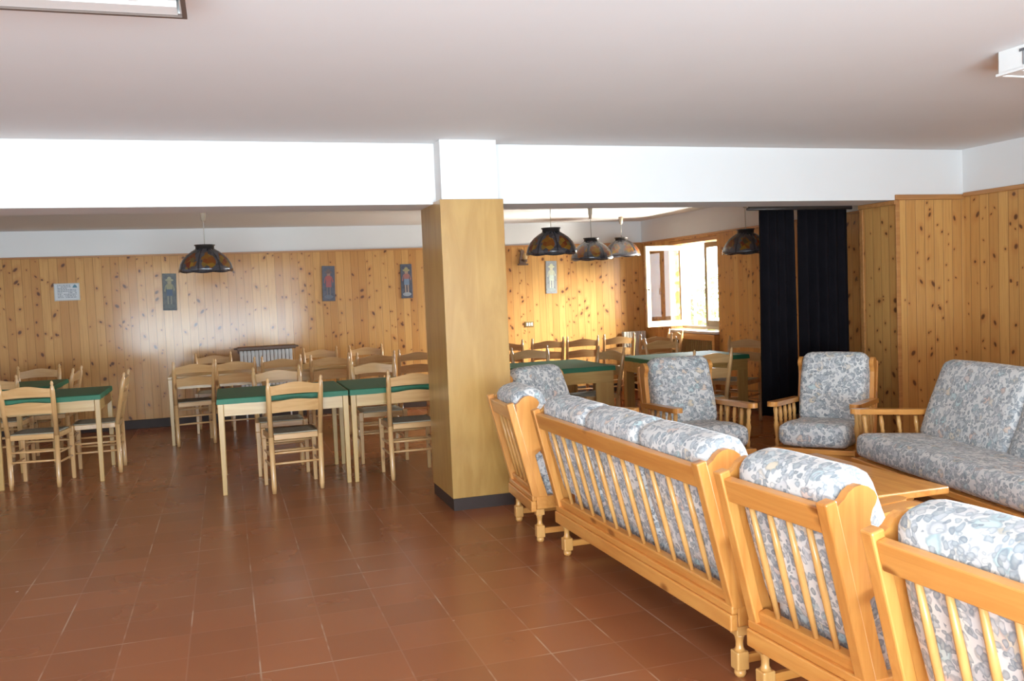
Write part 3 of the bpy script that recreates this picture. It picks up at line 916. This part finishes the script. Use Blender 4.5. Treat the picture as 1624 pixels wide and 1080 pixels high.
curtain(4.565, 4.925, .34, 6.93, 4, 'narrow black curtain, the left one of the two', 2)
curtain(4.985, 5.505, .36, 6.92, 5, 'wide black curtain, the right one, beside the pine wall end', 3)

# ---------------------------------------------------------------- things on the back wall
def radiator(name, x0, x1, z0, z1, y, label, secs):
    r = empty(name, ((x0+x1)/2, y, 0)); tag(r, label, 'radiator')
    w = x1-x0; m = MB()
    for k in range(secs):
        x = -w/2 + w*(k+.5)/secs; d = w/secs
        m.box(x-d*.44, x+d*.44, -.055, .035, z0, z1, d*.15)
    m.box(-w/2, w/2, -.03, .02, z0+.02, z0+.06); m.box(-w/2, w/2, -.03, .02, z1-.06, z1-.02)
    m.build('fins', RADW, r)
    m = MB()
    for s in (-1, 1): m.rod((s*w*.42, 0, z0+.02), (s*w*.42, 0, .0), .012)
    m.build('pipe', RADW, r)
    return r
r1 = radiator('radiator', .15, .82, .30, .925, 12.15, 'radiator with dark brown top shelf behind the back row chairs', 14)
m = MB(); m.box(-.30, .30, -.13, -.10, .28, .92, .003); m.box(-.36, .38, -.13, .08, .93, .972, .008); m.box(-.40, .42, -.02, .08, .94, .96, .004)
sh = m.build('shelf', BRN, r1)
me = sh.data
bm_ = bmesh.new(); bm_.from_mesh(me)
bmesh.ops.delete(bm_, geom=[v for v in bm_.verts if v.co.z < .925], context='VERTS'); bm_.to_mesh(me); bm_.free()
radiator('radiator', 5.62, 5.985, .25, .885, 12.17, 'plain white radiator in the back corner right of the chairs', 8)

# wall sconce
sc = empty('wall_sconce', (4.12, YB-.002, 2.0)); tag(sc, 'dark wooden wall sconce on the panelling beside the pillar', 'wall lamp')
m = MB(); m.prism([(-.05, -.06), (.05, -.06), (.045, .02), (.025, .08), (.03, .13), (0, .155), (-.03, .13), (-.025, .08), (-.045, .02)], lambda a, b, t: (a, t, b), -.03, -.001); m.build('back_plate', BRN, sc)
m = MB(); m.rod((0, -.03, 0.0), (.0, -.14, -.03), .014); m.rod((0, -.14, -.035), (0, -.14, .0), .03, .035); m.box(-.08, .08, -.05, -.02, -.075, -.05, .006); m.build('bracket', BRN, sc)
m = MB(); m.lathe([(.022, 0), (.034, .02), (.036, .05), (.026, .085), (.02, .09)], (0.0, -.14, .0), seg=16); m.build('glass_shade', mat_plain('amber_glass', (.45, .30, .14), .2), sc)
# sockets
so = empty('socket_plate', (4.19, YB-.002, 1.07)); tag(so, 'small wall socket plate with pale outlets on the pine wall', 'socket')
m = MB(); m.box(-.065, .065, -.012, 0, -.04, .04, .003); m.build('plate', mat_plain('bronze_plate', (.20, .14, .05), .4), so)
for k in (-1, 0, 1):
    m = MB(); m.box(k*.036-.012, k*.036+.012, -.018, -.0121, -.022, .022, .003); m.build('outlet', WPAINT, so)

# notice
no = empty('notice', (-1.848, YB-.001, 1.772)); tag(no, 'white printed notice pinned to the panelling on the left', 'notice')
m = MB(); m.box(-.145, .145, -.012, 0, -.108, .108, .002); m.build('frame', mat_plain('clear_frame', (.46, .44, .40), .3), no)
m = MB(); m.box(-.135, .135, -.014, -.0121, -.098, .098); m.build('sheet', mat_plain('paper', (.60, .62, .64), .6, .02), no)
TXT = mat_plain('grey_print', (.22, .25, .28), .7)
rr = random.Random(4); m = MB()
for row in range(9):
    z = .082 - row*.0185
    x = -.105
    end = .045 if row < 3 else .11
    while x < end:
        w = rr.uniform(.010, .03)
        if rr.random() < .86: m.box(x, min(x+w, end), -.0152, -.0141, z-.0045, z+.0045)
        x += w+.006
m.build('print', TXT, no)
m = MB(); m.prism([(.065, .05), (.12, .05), (.112, .075), (.0925, .092), (.074, .072)], lambda a, b, t: (a, t, b), -.0152, -.0141); m.build('emblem', mat_plain('teal_print', (.10, .22, .28), .6), no)

# four painted panels with standing figures
def ell(m, cx, cz, rx, rz, y0, y1, n=14):
    m.prism([(cx+rx*math.cos(2*PI*k/n), cz+rz*math.sin(2*PI*k/n)) for k in range(n)], lambda a, b, t: (a, t, b), y0, y1)
def picture(x0, x1, z0, z1, tilt, ground, blot, kit, label):
    r = empty('painted_panel', ((x0+x1)/2, YB+.002, (z0+z1)/2)); r.rotation_euler = (0, tilt, 0)
    tag(r, label, 'picture', 'painted panels on the back wall')
    hw, hh = (x1-x0)/2, (z1-z0)/2
    m = MB(); m.box(-hw, hw, -.016, 0, -hh, hh, .003); m.build('panel', mat_picture('painted_ground', ground, blot), r)
    y0, y1 = -.0185, -.0161
    def part(nm, fn, col):
        m = MB(); fn(m); m.build(nm, mat_plain('paint', col, .5, .2, 40), r)
    hat, skin, top, low, leg, base = kit
    part('painted_hat', lambda m: (ell(m, 0, hh*.64, .05, .018, y0, y1), ell(m, 0, hh*.70, .026, .03, y0-.001, y1-.001)), hat)
    part('painted_head', lambda m: ell(m, 0, hh*.52, .024, .03, y0, y1), skin)
    part('painted_coat', lambda m: (m.prism([(-.034, .03), (.034, .03), (.042, hh*.38), (.025, hh*.44), (-.025, hh*.44), (-.042, hh*.38)], lambda a, b, t: (a, t, b), y0-.0005, y1-.0005),
                                    m.prism([(-.042, hh*.38), (-.05, hh*.33), (-.062, .01), (-.05, .0)], lambda a, b, t: (a, t, b), y0, y1),
                                    m.prism([(.042, hh*.38), (.05, hh*.33), (.065, .03), (.05, .01)], lambda a, b, t: (a, t, b), y0, y1)), top)
    part('painted_skirt', lambda m: m.prism([(-.036, -.05), (.036, -.05), (.034, .032), (-.034, .032)], lambda a, b, t: (a, t, b), y0-.001, y1-.001), low)
    part('painted_legs', lambda m: (m.box(-.028, -.010, y0, y1, -hh*.66, -.049), m.box(.010, .028, y0, y1, -hh*.66, -.049)), leg)
    part('painted_ground_patch', lambda m: ell(m, 0, -hh*.76, .06, .028, y0+.0005, y1+.0005), base)
picture(-.742, -.575, 1.49, 1.962, .03, (.035, .036, .035), (.10, .105, .08), ((.30, .28, .17), (.30, .26, .16), (.26, .24, .13), (.045, .075, .13), (.22, .21, .16), (.09, .10, .09)), 'dark painted panel of a figure in blue, left of the lone lamp')
picture(1.268, 1.438, 1.525, 1.998, .03, (.035, .035, .05), (.09, .08, .10), ((.12, .07, .06), (.26, .15, .11), (.32, .07, .06), (.28, .07, .07), (.12, .10, .10), (.10, .11, .14)), 'dark painted panel of a figure in red, centre of the left wall stretch')
picture(2.338, 2.498, 1.52, 1.992, .0, (.03, .032, .045), (.08, .09, .11), ((.30, .26, .12), (.34, .22, .15), (.30, .12, .10), (.16, .22, .30), (.32, .24, .19), (.28, .30, .32)), 'dark painted panel of a figure, close to the left of the pillar')
picture(4.472, 4.642, 1.502, 1.976, .02, (.16, .17, .18), (.26, .27, .27), ((.58, .58, .38), (.6, .56, .40), (.55, .56, .42), (.52, .58, .50), (.55, .58, .50), (.30, .34, .36)), 'grey painted panel of a pale figure under the pendant lamps')

# ---------------------------------------------------------------- ceiling light fittings
DIFF = mat_plain('pale_blue_diffuser', (.24, .32, .44), .3, .05)
def fitting(x0, x1, y0, y1, d, rimmat, label, tmark):
    r = empty('ceiling_light', ((x0+x1)/2, (y0+y1)/2, CN-.001)); tag(r, label, 'ceiling light', 'fluorescent ceiling fittings')
    hx, hy = (x1-x0)/2, (y1-y0)/2
    m = MB(); t = .012
    m.box(-hx+t, hx-t, -hy+t, hy-t, -.02, 0)
    m.box(-hx, -hx+t, -hy, hy, -d+.012, 0); m.box(hx-t, hx, -hy, hy, -d+.012, 0)
    m.box(-hx+t, hx-t, -hy, -hy+t, -d+.012, 0); m.box(-hx+t, hx-t, hy-t, hy, -d+.012, 0)
    m.build('housing', WPAINT, r)
    m = MB(); e = .009
    m.box(-hx-e, -hx+.012, -hy-e, hy+e, -d, -d+.0118); m.box(hx-.006, hx+e, -hy-e, hy+e, -d, -d+.0118)
    m.box(-hx+.0121, hx-.0061, -hy-e, -hy+.012, -d, -d+.0118); m.box(-hx+.0121, hx-.0061, hy-.008, hy+e, -d, -d+.0118)
    m.build('rim', rimmat, r)
    n = max(4, round((2*hx)/.148)); m = MB()
    for k in range(1, n):
        x = -hx + 2*hx*k/n; m.box(x-.014, x+.014, -hy+.02, hy-.02, -d+.014, -.057)
    for k in range(1, 5):
        y = -hy + 2*hy*k/5
        m.box(-hx+.02, hx-.02, y-.006, y+.006, -d+.020, -.057)
    m.box(-hx+.02, hx-.02, hy-.10, hy-.013, -d+.006, -.057)
    m.build('louvre', WPAINT, r)
    for s in (-.5, .5):
        m = MB(); m.rod((-hx+.04, hy*s, -.034), (hx-.04, hy*s, -.034), .0125, seg=12); m.build('tube', mat_emit('tube_glow', (.95, .98, 1.0), 1.0), r)
    m = MB(); m.box(-hx+.02, hx-.02, -hy+.02, hy-.02, -.056, -.052); m.build('diffuser', DIFF if not tmark else WPAINT, r)
    if tmark:
        m = MB(); m.box(-hx-.004, -hx-.0005, hy-.165, hy-.125, -.030, -.017); m.box(-hx-.003, -hx-.0005, hy-.1475, hy-.1435, -.095, -.030)
        m.build('slot_mark', DARKG, r)
fitting(-1.29, -.075, 2.66, 3.268, .12, mat_plain('brown_rim', (.11, .075, .06), .5), 'white louvred ceiling fitting with brown rim, upper left corner', False)
fitting(3.735, 4.95, 2.94, 3.545, .12, WPAINT, 'white boxy ceiling fitting with T-shaped slot, upper right edge', True)

# ---------------------------------------------------------------- light
def area(name, loc, rot, sx, sy, power, col=(1, 1, 1)):
    l = bpy.data.lights.new(name, 'AREA'); l.shape = 'RECTANGLE'; l.size = sx; l.size_y = sy; l.energy = power; l.color = col
    o = bpy.data.objects.new(name, l); COL.objects.link(o); o.location = loc; o.rotation_euler = rot
    return o
def portal(name, loc, rot, sx, sy):
    o = area(name, loc, rot, sx, sy, 1.0)
    o.data.cycles.is_portal = True
portal('rear_window_portal', ((BW[0]+BW[1])/2, YREAR-.15, (BW[2]+BW[3])/2), (PI/2, 0, 0), BW[1]-BW[0], BW[3]-BW[2])
portal('right_window_portal', (XR+.15, (RW[0]+RW[1])/2, (RW[2]+RW[3])/2), (PI/2, 0, PI/2), RW[1]-RW[0], RW[3]-RW[2])
portal('far_window_portal', (XF+.30, (WY0+WY1)/2, (WZ0+WZ1)/2), (PI/2, 0, PI/2), WY1-WY0, WZ1-WZ0)

def aim(o, p):
    o.rotation_euler = (Vector(p)-o.location).to_track_quat('-Z', 'Y').to_euler()
# added lamp standing in for bright sky, brightens the far back wall
aim(area('added_fill_far_window', (8.6, 7.9, 3.1), (0, 0, 0), 4.4, 1.2, 4200, (1, .92, .70)), (4.9, 12.0, 1.2))
# added lamps outside rear and far windows, in place of sunlit-ground bounce onto ceilings
aim(area('added_fill_rear_ceiling', (0, -3.9, -.05), (0, 0, 0), 6.0, 3.0, 1500, (.66, .86, 1)), (0, 3.0, 3.2))
aim(area('added_fill_far_ceiling', (8.0, 10.6, -.4), (0, 0, 0), 2.4, 3.4, 4000, (1, .96, .86)), (4.6, 10.9, 2.6))
wd = bpy.data.worlds.new('world'); SC.world = wd; wd.use_nodes = True
nt = wd.node_tree; bg = nt.nodes['Background']
sk = nt.nodes.new('ShaderNodeTexSky'); sk.sky_type = 'HOSEK_WILKIE'; sk.turbidity = 5; sk.sun_direction = (.5, -.3, .8)
mx = nt.nodes.new('ShaderNodeMix'); mx.data_type = 'RGBA'; mx.inputs[0].default_value = .75
nt.links.new(sk.outputs[0], mx.inputs[6]); mx.inputs[7].default_value = (.86, .945, 1.0, 1)
nt.links.new(mx.outputs[2], bg.inputs[0]); bg.inputs[1].default_value = 12.5
# the sky is brightest towards the sun side (+X), a broad smooth glow
tc = nt.nodes.new('ShaderNodeTexCoord'); sx_ = nt.nodes.new('ShaderNodeSeparateXYZ'); nt.links.new(tc.outputs['Generated'], sx_.inputs[0])
mr = nt.nodes.new('ShaderNodeMapRange'); mr.interpolation_type = 'SMOOTHSTEP'
mr.inputs[1].default_value = .40; mr.inputs[2].default_value = 1.0; mr.inputs[3].default_value = 12.5; mr.inputs[4].default_value = 95
nt.links.new(sx_.outputs[0], mr.inputs[0]); nt.links.new(mr.outputs[0], bg.inputs[1])

# ---------------------------------------------------------------- camera
yaw, pitch, roll = .309347756, .0544389251, -.0407753335
fw = Vector((math.sin(yaw)*math.cos(pitch), math.cos(yaw)*math.cos(pitch), -math.sin(pitch)))
r0 = Vector((math.cos(yaw), -math.sin(yaw), 0)); u0 = r0.cross(fw)
rt = r0*math.cos(roll) + u0*math.sin(roll); up = u0*math.cos(roll) - r0*math.sin(roll)
cd = bpy.data.cameras.new('camera'); cam = bpy.data.objects.new('camera', cd); COL.objects.link(cam)
M = Matrix((rt, up, -fw)).transposed().to_4x4(); M.translation = (0, 0, 1.55)
cam.matrix_world = M
cd.sensor_width = 36; cd.sensor_fit = 'HORIZONTAL'; cd.lens = 1416.746/1624*36
cd.clip_start = .05; cd.clip_end = 300
SC.camera = cam
vs = SC.view_settings
vs.view_transform = 'Standard'; vs.look = 'None'; vs.exposure = 0.0; vs.gamma = 1; vs.use_curve_mapping = False
SC.cycles.max_bounces = 10; SC.cycles.diffuse_bounces = 6; SC.cycles.glossy_bounces = 4; SC.cycles.transparent_max_bounces = 12
SC.cycles.sample_clamp_indirect = 1.6; SC.cycles.blur_glossy = 2.0
SC.cycles.caustics_reflective = False
